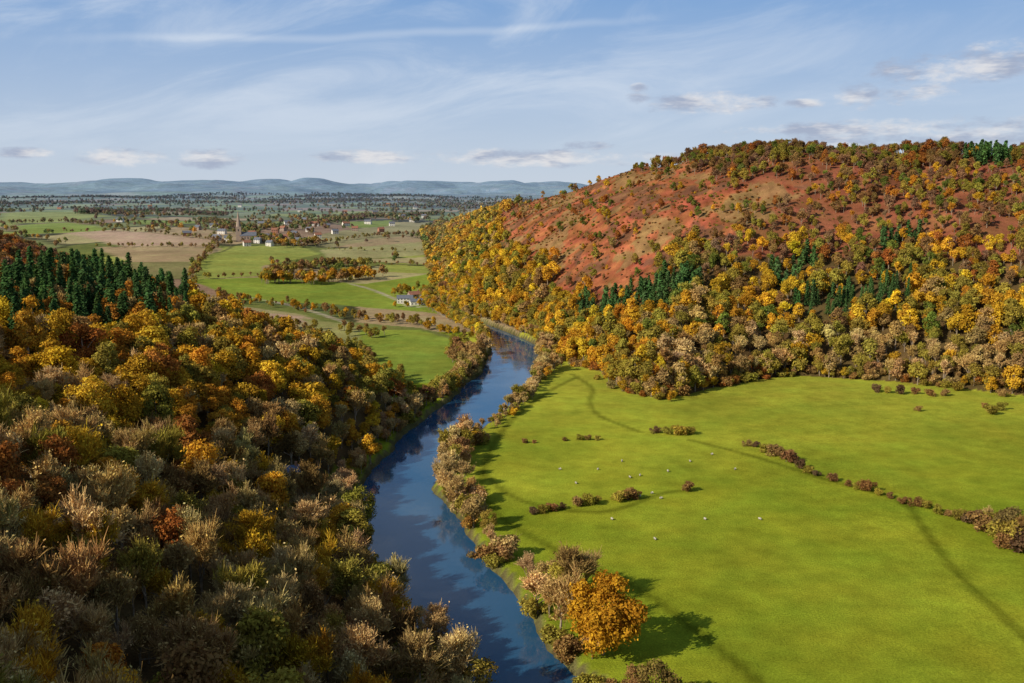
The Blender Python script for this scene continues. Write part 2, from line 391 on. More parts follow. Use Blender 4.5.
def shrub(seed,R=2.4,Ht=3.6,n=1400,ls=.22):
    r=np.random.default_rng(seed); nl=11
    C=np.array([[math.cos(a)*R*k,math.sin(a)*R*k,Ht*h] for a,k,h in zip(r.uniform(0,6.28,nl),r.uniform(.1,.8,nl),r.uniform(.22,.72,nl))])
    LR=r.uniform(.6,1.25,nl); pick=r.integers(nl,size=n); d=unit(r.normal(size=(n,3))+[0,0,.3]); P=C[pick]+d*(LR[pick]*r.uniform(.5,1.1,n))[:,None]
    P[:,2]=np.maximum(P[:,2],.05); V,Qd=leafquads(P,unit(d+.8*r.normal(size=(n,3))),r.uniform(.6,1.3,n)*ls,r)
    a=Acc(); a.add(V,Qd,r.uniform(0,1,n))
    for i in range(nl):
        a.add(*tube((0,0,-.3),C[i],.07,.03,3))
    for i in range(60):
        c=C[r.integers(nl)]; e=c+unit(r.normal(size=3)+np.array([0,0,.8]))*r.uniform(1,1.7); a.add(*tube(c,e,.035,.01,3))
    return a.get()
LIB={}
def reg(name,cd,td,mat):
    cm=qmesh(name+'_crown',cd[0],cd[1],[mat],leafv=cd[2]); tm=qmesh(name+'_trunk',td[0],td[1],[M_bark],leafv=td[2])
    V=np.vstack([cd[0],td[0]]); Qm=np.vstack([cd[1],td[1]+len(cd[0])]); mi=np.r_[np.zeros(len(cd[1])),np.ones(len(td[1]))]
    mm=qmesh(name+'_whole',V,Qm,[mat,M_bark],mi,np.r_[cd[2],td[2]]); ob=bpy.data.objects.new('tree_form_'+name,mm)
    LIB[name]=(cm,tm,ob)
for i in range(6): reg('b%d'%i,*broad(10+i,R=[4.3,5.2,4.6,3.6,5.6,4.9][i],Ht=[12.5,13,15,14.5,14,12][i],nl=[17,22,19,16,26,14][i],n=[4200,5200,4400,3600,5600,2600][i],ls=.33),M_leaf)
for i in range(5): reg('bm%d'%i,*broad(30+i,R=[4.6,5.4,3.8,5,4.4][i],Ht=[12.5,13.5,14.5,11.5,13][i],nl=13,n=1300,ls=.54,lr=(1.4,2.6),zlo=.14),M_leaf)
for i in range(3): reg('bf%d'%i,*broad(40+i,R=4.8,Ht=12.5,nl=10,n=320,ls=1.05,lr=(1.8,2.8)),M_leaf)
reg('oak',*broad(99,R=8.2,Ht=14.5,nl=46,n=15000,ls=.34,lr=(1.7,2.7),zlo=.04),M_leaf)
for i in range(4): reg('n%d'%i,*bare(50+i,Ht=11.5+i*.9,tw=8,tww=.055,leaf=[3,6,10,3.5][i]),M_twig)
for i in range(3): reg('nm%d'%i,*bare(60+i,Ht=12+i*.6,depth=3,kids=5,tw=9,tww=.11,leaf=2.5),M_twig)
for i in range(2): reg('c%d'%i,*conifer(70+i,Ht=16+2*i),M_needle)
reg('cm0',*conifer(75,Ht=15,R=4,step=1.1,nb=8,nq=3,qs=1.0),M_needle)
SHR=[]
for i in range(4):
    a=shrub(80+i); SHR.append(qmesh('shrub%d'%i,a[0],a[1],[M_leaf],leafv=a[2]))
a=shrub(90,n=350,ls=.45); SHRF=qmesh('shrub_far',a[0],a[1],[M_leaf],leafv=a[2])
so=bpy.data.objects.new('shrub_form',SHRF); LIB['sf']=(None,None,so); so2=bpy.data.objects.new('shrub_form_near',SHR[0]); LIB['s0']=(None,None,so2)

# ------------------------------------------------------------------ tree placement
GOLD=(.58,.33,.03);YEL=(.70,.47,.038);ORG=(.56,.26,.03);RUS=(.40,.15,.035);OLI=(.33,.26,.045);TANT=(.47,.30,.11);BRT=(.30,.17,.06);GRN=(.17,.20,.035);MAU=(.28,.15,.08);LIG=(.58,.40,.17)
CON=(.055,.105,.03); LAR=(.46,.2,.03)
T=[]
def pick(pal,w): return np.array(random.choices(pal,w)[0])
def jit(c,a=.22): return np.clip(np.array(c)*(1+random.uniform(-a,a))*(1+np.array([random.gauss(0,.05) for _ in range(3)])),0,.9)
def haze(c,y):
    t=1-math.exp(-max(y-1200,0)/4600); return c*(1-t)+np.array([.17,.24,.33])*t  # aerial haze put into the tree tint, stronger with distance
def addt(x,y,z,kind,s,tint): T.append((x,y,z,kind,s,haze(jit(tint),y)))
cottage_w=hit([(291,478)])[0]
def cand(x0,x1,y0,y1,s):
    X,Y=np.meshgrid(np.arange(x0,x1,s),np.arange(y0,y1,s)); X=X.ravel()+rng.uniform(-.48,.48,X.size)*s; Y=Y.ravel()+rng.uniform(-.48,.48,Y.size)*s
    Z,D=height(X,Y); px,py,dep=project(X,Y,Z); px2,py2,_=project(X,Y,Z+14)
    k=(Y>0)&(px>-50)&(px<1074)&(py2<715)&(D>2.5); return X[k],Y[k],Z[k],px[k],py[k],D[k]
conL=[(-60,294),(60,282),(125,284),(190,300),(190,326),(110,345),(-60,352)]
conR=[[(568,312),(600,294),(640,284),(700,276),(712,292),(640,314),(590,326)],[(768,272),(815,258),(818,282),(775,292)],[(792,304),(850,290),(910,290),(908,310),(840,320),(798,320)],[(868,238),(925,235),(922,250),(880,254)],[(560,240),(590,238),(592,250),(565,252)],[(962,156),(1012,154),(1012,166),(965,168)]]
X,Y,Z,px,py,D=cand(-520,10,60,1080,7.6)
A=inpoly(polL,X,Y); nz=fbm(X/45,Y/45,91); nz2=fbm(X/20,Y/20,92)
for x,y,z,a,b,n,n2,ok in zip(X,Y,Z,px,py,nz,nz2,A):
    if not ok: continue
    dc=math.hypot(x-cottage_w[0],y-cottage_w[1])
    if dc<8: continue
    if abs(x-cottage_w[0]*(y/cottage_w[1]))<7 and 0<cottage_w[1]-y<30: continue
    if y<95 and x>-60: continue
    if y>560 and random.random()<.2: continue
    if inpoly(conL,a,b):
        if random.random()<.17: addt(x,y,z,'b',random.uniform(.9,1.1),LAR)
        elif random.random()<.82: addt(x,y,z,'c',random.uniform(.75,1.3),CON)
        else: addt(x,y,z,'n',1,TANT)
        continue
    if b<292 and a<190:
        addt(x,y,z,'n' if random.random()<.4 else 'b',random.uniform(.7,.95),pick([MAU,RUS,BRT],[3,3,2])); continue
    low=b>455 and a<330+(b-470)*.6
    sz=random.choice([.65,.85,1.0,1.1,1.25,1.45])*random.uniform(.92,1.08)
    if y>430: sz*=.85
    if low and n2+random.uniform(-.12,.12)>.40:
        addt(x,y,z,'n',random.uniform(.9,1.5),pick([TANT,LIG,BRT,OLI,GOLD],[5,3,3,1,2])); continue
    if a<90 and 430<b<560 and random.random()<.5: addt(x,y,z,'b',random.uniform(.8,1.2),pick([RUS,ORG],[1,1])); continue
    if n<.38: c=pick([OLI,GOLD,BRT,TANT],[4,4,1,2])
    elif n<.5: c=pick([GOLD,ORG,OLI,YEL],[5,3,3,1])
    elif n<.62: c=pick([ORG,RUS,GOLD,OLI],[4,2,4,2])
    else: c=pick([YEL,GOLD,OLI,LIG],[3,5,3,1])
    k='n' if random.random()<.2 else 'b'
    addt(x,y,z,k,sz,pick([TANT,LIG],[1,1]) if k=='n' else c)
# out-of-view trees added on the shoulder to cast shade over the lower-left slope
for i in range(75):
    x=random.uniform(-165,-62); y=random.uniform(5,70)
    if x/y>-.72: continue
    addt(x,y,float(hz(x,y)[0]),'b',random.uniform(.9,1.4),pick([BRT,GOLD,OLI],[1,1,1]))
def rightwood(X,Y,Z,px,py,D):
    A=inpoly(polR,X,Y); RB=inpoly(polRB,X,Y); dr=pldist(ridR,X,Y)
    bx,by=warp(X,Y)
    BK=inpoly(brack,bx,by); dt=pldist(toeR,X,Y)
    nz=fbm(X/60,Y/60,95); nz2=fbm(X/28,Y/28,96)
    for x,y,z,a,b,n,n2,ok,rb,d,bk,tt in zip(X,Y,Z,px,py,nz,nz2,A,RB,dr,BK,dt):
        if not ok or (rb and d>45): continue
        if bk:
            if random.random()<.09+(.5 if n2>.56 else 0): addt(x,y,z,'s' if random.random()<.5 else 'b',random.uniform(.3,.9),pick([OLI,GRN,GOLD,BRT,RUS],[4,2,2,3,2]))
            continue
        if any(inpoly(p,a,b) for p in conR):
            if random.random()<.9: addt(x,y,z,'c',random.uniform(.75,1.1),np.array(CON)*1.15)
            else: addt(x,y,z,'b',.8,GOLD)
            continue
        if z>80 and a>560:
            skyl=rb or d<55
            dens=(.48 if n2<.5 else .9) if not skyl else .97
            if random.random()>dens: continue
            k='n' if random.random()<.35 else 'b'
            if skyl: addt(x,y,z,k,random.uniform(.6,1.15),pick([BRT,OLI,MAU,GRN,RUS],[4,4,3,1,2])*.8); continue
            addt(x,y,z,k,random.uniform(.45,1.05),pick([MAU,RUS,BRT,OLI,GOLD,ORG,GRN],[4,2,4,5,1,1,1])); continue
        if a>660 and tt<38 and b>330:
            addt(x,y,z,'n' if random.random()<.5 else 'b',random.uniform(.85,1.4),pick([TANT,BRT,LIG,OLI,GOLD],[5,3,2,5,1])); continue
        if z>50 and a>700:
            addt(x,y,z,'n' if random.random()<.3 else 'b',random.uniform(.55,1.2),pick([OLI,GOLD,BRT,MAU,RUS,YEL,GRN],[5,3,3,2,1,1,1])); continue
        if n<.42: c=pick([OLI,GOLD,TANT,GRN],[5,4,2,2])
        elif n<.58: c=pick([GOLD,YEL,OLI,ORG,GRN],[5,2,5,1,1])
        else: c=pick([YEL,GOLD,ORG,BRT,OLI],[3,5,1,2,2])
        addt(x,y,z,'n' if random.random()<.15 else 'b',random.uniform(.6,1.45),c)
rightwood(*cand(-100,700,520,1100,8.1))
rightwood(*cand(-260,520,1100,2300,12))
# woodland-edge bushes and low trees where the wood meets the meadow
for i in range(7,17):
    a=np.array(toeR[i],float); b=np.array(toeR[i+1],float); L=np.hypot(*(b-a)); nrm=np.array([-(b-a)[1],(b-a)[0]])/L
    for k in range(int(L/2.2)):
        off=random.uniform(-2,9)*(1 if random.random()<.85 else -1.0)
        w=a+(b-a)*(k+random.random())*2.2/L+nrm*off
        z,dd=height(w[:1],w[1:]); 
        if dd[0]<4: continue
        r=random.random()
        if r<.62: addt(w[0],w[1],float(z[0]),'s',random.uniform(.9,2.1),pick([BRT,OLI,RUS,TANT,GOLD],[4,4,2,2,1]))
        elif r<.9: addt(w[0],w[1],float(z[0]),'b',random.uniform(.4,.75),pick([OLI,BRT,GOLD,TANT],[4,2,3,2]))
        else: addt(w[0],w[1],float(z[0]),'b',random.uniform(.9,1.3),pick([OLI,GOLD,TANT],[4,3,2]))
X,Y,Z,px,py,D=cand(-60,560,700,1600,5.6)
bx,by=warp(X,Y)
k=inpoly(polR,X,Y)&(inpoly(brack,bx,by)|(Z>85))&(rng.uniform(0,1,X.size)<.35+.6*(fbm(X/40,Y/40,97)>.5))
for x,y,z in zip(X[k],Y[k],Z[k]): addt(x,y,z-.25,'s',random.uniform(.2,.7)**1.1,pick([RUS,(.32,.125,.05),BRT,OLI,(.36,.2,.08),(.14,.09,.05)],[3,5,3,3,2,3]))
for i in range(len(RC)-1):
    x0,y0,w0=RC[i]; x1,y1,w1=RC[i+1]; L=math.hypot(x1-x0,y1-y0); tx,ty=(x1-x0)/L,(y1-y0)/L
    n=max(1,int(L/2.8))
    for k in range(n):
        t=(k+random.random())/n; x=x0+(x1-x0)*t; y=y0+(y1-y0)*t; w=w0+(w1-w0)*t
        if y<205: continue
        for side in (-1,1):
            right = side>0
            cl=float(vn(np.array([y/16.]),np.array([side*5.]),111)[0])
            if right: rows=[2.5,6,10] if y>352 else [3]
            else: rows=[2.5,7]
            for rr in rows:
                o=w+rr+random.uniform(-.5,4)*(1 if y<800 else 1.5); X_=x+ty*o*side; Y_=y-tx*o*side
                if right:
                    p=(.45+.5*cl) if y>352 else (.7*cl if y>300 else .05)
                    if rr>8: p*=.55*(cl>.45)
                else: p=.45+.4*cl
                if y>760: p=.9
                if random.random()>p: continue
                z=float(hz(X_,Y_)[0])
                if z<.6: continue
                r=random.random(); gs=.7+.9*cl
                if y>760: addt(X_,Y_,z,'b' if r<.7 else 'n',random.uniform(.55,.9),pick([OLI,GOLD,TANT,YEL],[4,4,2,1])); continue
                if right or y>470:
                    if r<.45: addt(X_,Y_,z,'n',random.uniform(.4,.85)*gs,pick([LIG,TANT,OLI],[3,3,1]))
                    elif r<.62: addt(X_,Y_,z,'b',random.uniform(.35,.7)*gs,pick([OLI,TANT,BRT,GOLD],[3,2,2,1]))
                    else: addt(X_,Y_,z,'s',random.uniform(.7,1.7)*gs,pick([TANT,OLI,BRT,GOLD,LIG],[4,4,2,1,2]))
                else:
                    if r<.4: addt(X_,Y_,z,'b',random.uniform(.5,.95)*gs,pick([OLI,GOLD,TANT],[4,3,2]))
                    elif r<.75: addt(X_,Y_,z,'n',random.uniform(.6,1.0)*gs,LIG)
                    else: addt(X_,Y_,z,'s',random.uniform(1,1.8),pick([OLI,BRT,GOLD],[3,2,2]))
def at(px,py,kind,s,tint,dx=0):
    w=hit([(px,py)])[0]; z=float(hz(w[0],w[1])[0]); addt(w[0],w[1],z,kind,s,tint)
for a,b,k,s,c in [(603,655,'o',1.33,(.54,.28,.022)),(560,632,'n',1.55,TANT),(538,612,'n',1.35,LIG),(573,607,'n',1.5,BRT),(585,598,'n',1.2,TANT),(560,605,'b',.9,OLI),(548,596,'b',.8,TANT),(655,706,'b',1.0,(.24,.18,.05)),(632,706,'b',.8,BRT),(680,706,'s',2.1,OLI),
    (490,562,'s',2.2,BRT),(503,560,'s',1.8,TANT),(478,560,'s',1.5,BRT),(495,568,'s',1.4,OLI),(470,528,'s',1.6,(.4,.2,.05)),(586,694,'s',1.8,OLI),(605,700,'s',1.8,BRT),(535,618,'s',1.8,OLI),(555,645,'s',1.7,OLI),(565,660,'s',1.8,BRT),(578,590,'n',1,TANT),(448,500,'n',1.1,LIG),(457,505,'n',1.1,TANT),(445,488,'n',1.1,LIG),(452,478,'n',1.0,LIG),(465,512,'s',1.6,OLI),(472,500,'n',.9,TANT),(462,488,'n',.9,LIG)]: at(a,b,k,s,c)
for a,b,s in [(525,443,.7),(534,443,.5),(565,441,.6),(580,440,.9),(588,440,.85),(597,440,.7),(534,514,.9),(543,513,1.0),(552,511,1.05),(561,509,.8),(577,506,1.2),(588,505,1.3),(596,503,1.1),(619,501,1.4),(628,500,1.6),(636,499,.9),(687,491,1.25),(655,433,1.2),(668,434,1.2),(680,435,1.7),(690,434,1.3),(747,446,1.1),(756,447,1.0),(765,452,1.3),(774,456,1.7),(783,458,1.4),(790,462,1.9),(800,468,1.3),(808,473,1.2),(817,476,.8),(833,481,1.1),(848,486,.8),(857,489,.9),(868,491,1.5),(879,495,.8),(890,498,.8),(903,504,.9),(915,506,1.2),(925,508,1.2),(938,514,1.0),(948,516,.8),(960,520,1.3),(972,524,1.9),(985,530,2.3),(1000,538,2.0),(1014,545,2.9),(1026,552,2.9),(1004,548,1.6),(995,532,2.4),(918,411,1.0),(990,414,1.9),(1001,410,1.5),(985,408,.9),(876,392,1.4),(888,393,1.2),(900,394,1.5),(915,394,1.2),(930,396,1.4),(945,396,1.3)]:
    at(a,b,'s',s,pick([BRT,OLI,(.26,.13,.05),(.17,.1,.05)],[3,3,2,2]))
at(1008,540,'b',.95,(.24,.15,.05)); at(1022,548,'n',.95,BRT); at(988,528,'n',.7,TANT); at(786,462,'n',.45,BRT); at(628,500,'n',.4,TANT)
lines=[([(262,284),(285,282),(310,283),(340,281),(375,278)],6,1.05,3,[BRT,OLI,GOLD,ORG]),
 ([(270,277),(300,270),(340,266),(366,268)],6,.9,2,[BRT,OLI]),
 ([(230,300),(300,308),(350,318),(420,325),(470,338)],6,.55,2,[OLI,BRT,GOLD]),
 ([(345,330),(365,336),(385,336)],6,.6,2,[OLI,BRT]),
 ([(205,300),(225,300),(240,304)],7,.7,2,[BRT,GOLD]),
 ([(262,322),(300,330),(345,348),(372,362)],6,.55,2,[OLI,BRT]),
 ([(430,300),(440,290),(436,275),(446,262)],8,.8,2,[OLI,GOLD,BRT]),
 ([(190,280),(262,276)],9,.55,1,[OLI,BRT]),
 ([(325,262),(380,265),(446,256)],8,.5,1,[OLI,BRT]),
 ([(300,248),(360,238),(440,232)],8,.6,1,[OLI,BRT]),
 ([(325,250),(446,243)],9,.5,1,[OLI]),
 ([(60,232),(140,232),(218,241)],8,.6,1,[BRT,OLI]),
 ([(95,247),(160,247),(222,248)],8,.6,1,[BRT,OLI]),
 ([(218,240),(200,262),(192,278)],8,.6,1,[OLI,BRT]),
 ([(0,224),(60,222),(110,228)],9,.7,1,[BRT,OLI]),
 ([(392,306),(405,308),(440,306)],6,.6,1,[OLI,GOLD]),
 ([(395,296),(404,293),(420,291),(436,292)],6,.8,1,[OLI,GOLD]),
 ([(460,352),(474,368),(466,388),(448,402),(430,412)],5,.8,2,[OLI,TANT,BRT]),
 ([(418,398),(400,386),(385,372)],6,.6,2,[OLI,GOLD]),
 ([(80,214),(130,212),(180,212),(220,216)],8,1.0,5,[BRT,MAU,GRN]),
 ([(205,222),(240,230),(300,230)],8,.9,4,[BRT,OLI,GRN]),
 ([(250,240),(290,247),(320,243)],9,.9,3,[BRT,OLI,GRN,GOLD]),
 ([(300,226),(360,218),(440,214)],10,.9,4,[BRT,OLI,GRN]),
 ([(440,224),(450,240),(448,260)],9,.9,3,[GOLD,OLI,BRT]),
 ([(452,262),(458,285),(466,310),(490,330)],5,.9,4,[GOLD,OLI,YEL,TANT])]
for P,sp,s,rows,pal in lines:
    W=hit(P)
    for i in range(len(W)-1):
        L=np.hypot(*(W[i+1]-W[i])); n=max(1,int(L/sp))
        for k in range(n):
            for r_ in range(rows):
                w=W[i]+(W[i+1]-W[i])*(k+random.random())/n+np.array([random.gauss(0,1.5+rows*2.2),random.gauss(0,1.5+rows*3.2)])
                z=float(hz(w[0],w[1])[0]); 
                if z<1: continue
                addt(w[0],w[1],z,'b' if random.random()<.85 else 'n',s*random.uniform(.6,1.3),random.choice(pal))
X,Y=rng.uniform(-3600,1200,90000),1000+rng.uniform(0,1,90000)**1.3*6500
k=(np.abs(X)<Y*.56)&(X<np.maximum(Y*.02,-50)); X=X[k];Y=Y[k]
idn,e=cells(X,Y); wd=(fbm(X/1300,Y/500,61)>.56)&(Y>2600); vil=np.hypot((X+430)/420,(Y-2050)/330)<1
prob=np.where(e<4.5,.9,0)+wd*.5+vil*.16+.001
k=(rng.uniform(0,1,X.size)<prob)&~inpoly(polR,X,Y)&~inpoly(polL,X,Y)
for P,_ in fieldsW: k&=~inpoly(P,X,Y)
X=X[k];Y=Y[k]; Z,D=height(X,Y)
k=D>3
for x,y,z in zip(X[k][:5600],Y[k][:5600],Z[k][:5600]): addt(x,y,z,'b',random.uniform(.55,1.0)*(1+y/14000),pick([BRT,OLI,GRN,GOLD,MAU],[4,4,3,1,2]))
print('trees',len(T))

# ------------------------------------------------------------------ build vegetation
XA=np.array([[t[0],t[1],t[2]] for t in T]); pxx,pyy,dep=project(XA[:,0],XA[:,1],XA[:,2]+7)
infr=(pxx>-15)&(pxx<1039)&(pyy<720)
size=np.array([t[4] for t in T])/dep*infr
kinds=np.array([{'b':0,'n':0,'o':0,'c':1,'s':2}[t[3]] for t in T])
indiv=np.zeros(len(T),bool)
for kd,lim in ((0,300),(1,300),(2,300)):
    idx=np.where(kinds==kd)[0]; o=idx[np.argsort(-size[idx])][:lim]; indiv[o]=size[o]>0
def near_form(t,d,i):
    k=t[3]
    if k=='o': return 'oak'
    if k=='b': return ('b%d'%(i*7%6)) if d<430 else (('bm%d'%(i*7%5)) if d<1150 else 'bf%d'%(i%3))
    if k=='n': return ('n%d'%(i*7%4)) if d<400 else ('nm%d'%(i%3))
    if k=='c': return ('c%d'%(i%2)) if d<700 else 'cm0'
    return 's0' if d<450 else 'sf'
def tname(t):
    r,g,b=t[5]
    if t[3]=='o': return 'big rounded golden-orange tree standing by the river'
    if t[3]=='n': return 'nearly bare grey-brown tree with fine pale twigs on wooded bank'
    if g/r<.5: return 'rusty orange broadleaf tree in dense autumn woodland'
    if r>.46: return 'golden yellow broadleaf tree in dense autumn woodland'
    if g/r>.75: return 'olive green broadleaf tree in autumn woodland'
    return 'brownish autumn broadleaf tree in mixed woodland'
stuff={0:[],1:[],2:[]}
for i,t in enumerate(T):
    d=dep[i]
    rot=random.uniform(0,6.283); 
    if not indiv[i]: stuff[kinds[i]].append((t,near_form(t,d,i),rot)); continue
    x,y,z,k,s,tint=t; tl=[float(v) for v in tint]
    if k=='s':
        o=bpy.data.objects.new('shrub',SHR[i%4]); COL.objects.link(o); o.location=(x,y,z-.1); o.scale=(s,s,s*random.uniform(.8,1.1)); o.rotation_euler=(0,0,rot); o['tint']=tl
        o['label']='low brown and olive bush beside meadow or riverbank'; o['category']='bush'; o['group']='bushes along the river and meadow hedges'; continue
    f=near_form(t,min(d,1100),i); cm,tm,_=LIB[f]
    nm='conifer_tree' if k=='c' else 'broadleaf_tree'
    e=bpy.data.objects.new(nm,None); COL.objects.link(e); e.location=(x,y,z-.2); e.scale=(s*random.uniform(.85,1.15),s*random.uniform(.85,1.15),s*random.uniform(.82,1.15)); e.rotation_euler=(random.gauss(0,.03),random.gauss(0,.03),rot); e.empty_display_size=1
    e['label']='dark green conifer in a hilltop plantation' if k=='c' else tname(t); e['category']='tree'; e['group']='conifers on the wooded hillsides' if k=='c' else 'autumn trees covering the valley slopes'
    a=bpy.data.objects.new('trunk',tm); COL.objects.link(a); a.parent=e
    b=bpy.data.objects.new('crown',cm); COL.objects.link(b); b.parent=e; b['tint']=tl
def stuffobj(name,items,label,cat):
    if not items: return
    forms=sorted(set(f for _,f,_ in items)); n=len(items)
    me=bpy.data.meshes.new(name); me.vertices.add(n)
    me.vertices.foreach_set('co',np.array([[t[0],t[1],t[2]-.2] for t,_,_ in items],np.float32).ravel())
    a=me.attributes.new('form','INT','POINT'); a.data.foreach_set('value',np.array([forms.index(f) for _,f,_ in items],np.int32))
    a=me.attributes.new('size','FLOAT','POINT'); a.data.foreach_set('value',np.array([t[4] for t,_,_ in items],np.float32))
    a=me.attributes.new('turn','FLOAT','POINT'); a.data.foreach_set('value',np.array([r for _,_,r in items],np.float32))
    a=me.attributes.new('tint','FLOAT_COLOR','POINT'); a.data.foreach_set('color',np.array([[*t[5],1] for t,_,_ in items],np.float32).ravel())
    me.update(); ob=bpy.data.objects.new(name,me); COL.objects.link(ob); ob['kind']='stuff'; ob['label']=label; ob['category']=cat
    ng=bpy.data.node_groups.new(name+'_scatter','GeometryNodeTree')
    ng.interface.new_socket('Geometry',in_out='INPUT',socket_type='NodeSocketGeometry'); ng.interface.new_socket('Geometry',in_out='OUTPUT',socket_type='NodeSocketGeometry')
    gi=ng.nodes.new('NodeGroupInput'); go=ng.nodes.new('NodeGroupOutput'); L=ng.links.new
    def na(nm,ty):
        n=ng.nodes.new('GeometryNodeInputNamedAttribute'); n.data_type=ty; n.inputs['Name'].default_value=nm; return n.outputs['Attribute']
    fo=na('form','INT'); si=na('size','FLOAT'); tu=na('turn','FLOAT')
    cx=ng.nodes.new('ShaderNodeCombineXYZ'); L(tu,cx.inputs[2])
    jn=ng.nodes.new('GeometryNodeJoinGeometry')
    for k,f in enumerate(forms):
        cp=ng.nodes.new('FunctionNodeCompare'); cp.data_type='INT'; cp.operation='EQUAL'
        ins=[s for s in cp.inputs if s.enabled]; L(fo,ins[0]); ins[1].default_value=k
        oi=ng.nodes.new('GeometryNodeObjectInfo'); oi.transform_space='ORIGINAL'; oi.inputs['Object'].default_value=LIB[f][2]; oi.inputs['As Instance'].default_value=True
        ip=ng.nodes.new('GeometryNodeInstanceOnPoints'); L(gi.outputs[0],ip.inputs['Points']); L(cp.outputs[0],ip.inputs['Selection']); L(oi.outputs['Geometry'],ip.inputs['Instance'])
        L(cx.outputs[0],ip.inputs['Rotation']); L(si,ip.inputs['Scale']); L(ip.outputs[0],jn.inputs[0])
    L(jn.outputs[0],go.inputs[0]); md=ob.modifiers.new('scatter','NODES'); md.node_group=ng
stuffobj('woodland',stuff[0],'mass of golden and brown autumn woodland over the hills','woodland')
stuffobj('conifer_plantation',stuff[1],'dark green conifer plantation on the hillside','conifers')
stuffobj('bushes',stuff[2],'scattered scrub and bushes on bracken slopes and banks','bushes')
print('stuff',{k:len(v) for k,v in stuff.items()},'indiv',indiv.sum())

# ------------------------------------------------------------------ buildings
def boxm(name,x0,x1,y0,y1,z0,z1,mat):
    V=[(x0,y0,z0),(x1,y0,z0),(x1,y1,z0),(x0,y1,z0),(x0,y0,z1),(x1,y0,z1),(x1,y1,z1),(x0,y1,z1)]
    Q=[(0,3,2,1),(4,5,6,7),(0,1,5,4),(1,2,6,5),(2,3,7,6),(3,0,4,7)]
    return qmesh(name,V,Q,[mat])
def gable(name,L,W,h,rh,mat):
    me=bpy.data.meshes.new(name); l,w=L/2,W/2
    V=[(-l,-w,-1),(l,-w,-1),(l,w,-1),(-l,w,-1),(-l,-w,h),(l,-w,h),(l,w,h),(-l,w,h),(-l,0,h+rh),(l,0,h+rh)]
    me.from_pydata(V,[],[(0,1,5,4),(2,3,7,6),(1,2,6,9,5),(3,0,4,8,7),(0,3,2,1)]); me.materials.append(mat); me.update(); return me
def roofm(name,L,W,h,rh,mat,o=.45,th=.22):
    l,w=L/2+o,W/2+o; e=h-rh*o/(W/2)+.04; t=h+rh+.04; me=bpy.data.meshes.new(name)
    V=[(-l,-w,e),(l,-w,e),(l,0,t),(-l,0,t),(-l,w,e),(l,w,e)]; V+=[(a,b,c+th) for a,b,c in V]
    me.from_pydata(V,[],[(0,3,2,1),(3,4,5,2),(6,7,8,9),(9,8,11,10),(0,1,7,6),(4,10,11,5),(0,6,9,3),(3,9,10,4),(1,2,8,7),(2,5,11,8)]); me.materials.append(mat); me.update(); return me
def child(nm,me,par,loc=(0,0,0)):
    o=bpy.data.objects.new(nm,me); COL.objects.link(o); o.parent=par; o.location=loc; return o
HM={}
def house(x,y,rot,L,W,h,rh,wm,rm,label,nm='house',cat='house',grp=None,sc=1,chim=True):
    key=(L,W,h,rh,wm.name,rm.name)
    if key not in HM: HM[key]=(gable('walls',L,W,h,rh,wm),roofm('roof',L,W,h,rh,rm))
    if 'c' not in HM:
        HM['c']=boxm('chimney',-.45,.45,-.45,.45,-.8,1.5,M_brick); HM['w']=boxm('window',-.6,.6,-.03,.05,-.6,.6,M_glass); HM['d']=boxm('door',-.5,.5,-.03,.05,0,2.1,M_wood)
    e=bpy.data.objects.new(nm,None); COL.objects.link(e); e.location=(x,y,float(hz(x,y)[0])); e.rotation_euler=(0,0,rot); e.scale=(sc,)*3
    e['label']=label; e['category']=cat
    if grp: e['group']=grp
    child('wall',HM[key][0],e); r=child('roof',HM[key][1],e)
    if chim: child('chimney',HM['c'],r,(L/2-1,0,h+rh)); 
    n=max(2,int(L/3.2))
    for s in (-1,1):
        for fl in ([1.6,4.2] if h>4.5 else [1.7]):
            for k in range(n):
                xx=-L/2+(k+.5)*L/n
                if s<0 and fl<2 and k==n//2: continue
                child('window',HM['w'],e,(xx,s*(W/2+.02),fl))
    child('door',HM['d'],e,(-L/2+(n//2+.5)*L/n,-W/2-.02,0))
vg='houses scattered through the village'
random.seed(11)
vp=[(206,222),(214,228),(222,234),(228,241),(252,236),(258,243),(266,239),(275,233),(284,240),(293,236),(300,243),(310,232),(318,238),(327,228),(335,234),(346,226),(355,231),(368,224),(381,232),(392,226),(402,218),(412,222),(424,218),(262,226),(288,225),(305,222),(232,228),(187,236),(198,230),(120,222),(375,214),(345,214),(433,228),(415,209),(388,206),(300,212),(60,209),(150,208),(240,207),(247,246),(270,246),(283,231),(315,226),(217,240)]
for (a,b),w in zip(vp,hit(vp)):
    wm=random.choice([M_wall,M_wall,M_brick,M_stone]); rm=random.choice([M_slate,M_tile,M_slate])
    L=random.choice([10,13]); sc=1.2+max(0,w[1]-1900)/6000
    house(w[0],w[1],random.uniform(-.6,.6),L,7,5.2,3,wm,rm,('white rendered' if wm==M_wall else 'red brick' if wm==M_brick else 'sandstone')+' village house with '+('slate roof' if rm==M_slate else 'clay tile roof'),grp=vg,sc=sc)
for (a,b,L,W,h,rh,wm,rm,r,lb) in [(405,303,16,8,5.2,3,M_wall,M_slate,.1,'long white farmhouse with grey slate roof'),(417,305,14,8,4,2.6,M_wall,M_slate,.25,'low white farm building with grey roof'),(428,302,16,10,4,3,M_brick,M_slate,-.2,'brick barn with slate roof beside farmhouse'),(414,299,12,8,5.2,3,M_stone,M_tile,.5,'stone farm building with tiled roof')]:
    w=hit([(a,b)])[0]; house(w[0],w[1],r,L,W,h,rh,wm,rm,lb,nm='farm_building',cat='farm building',chim=h>5)
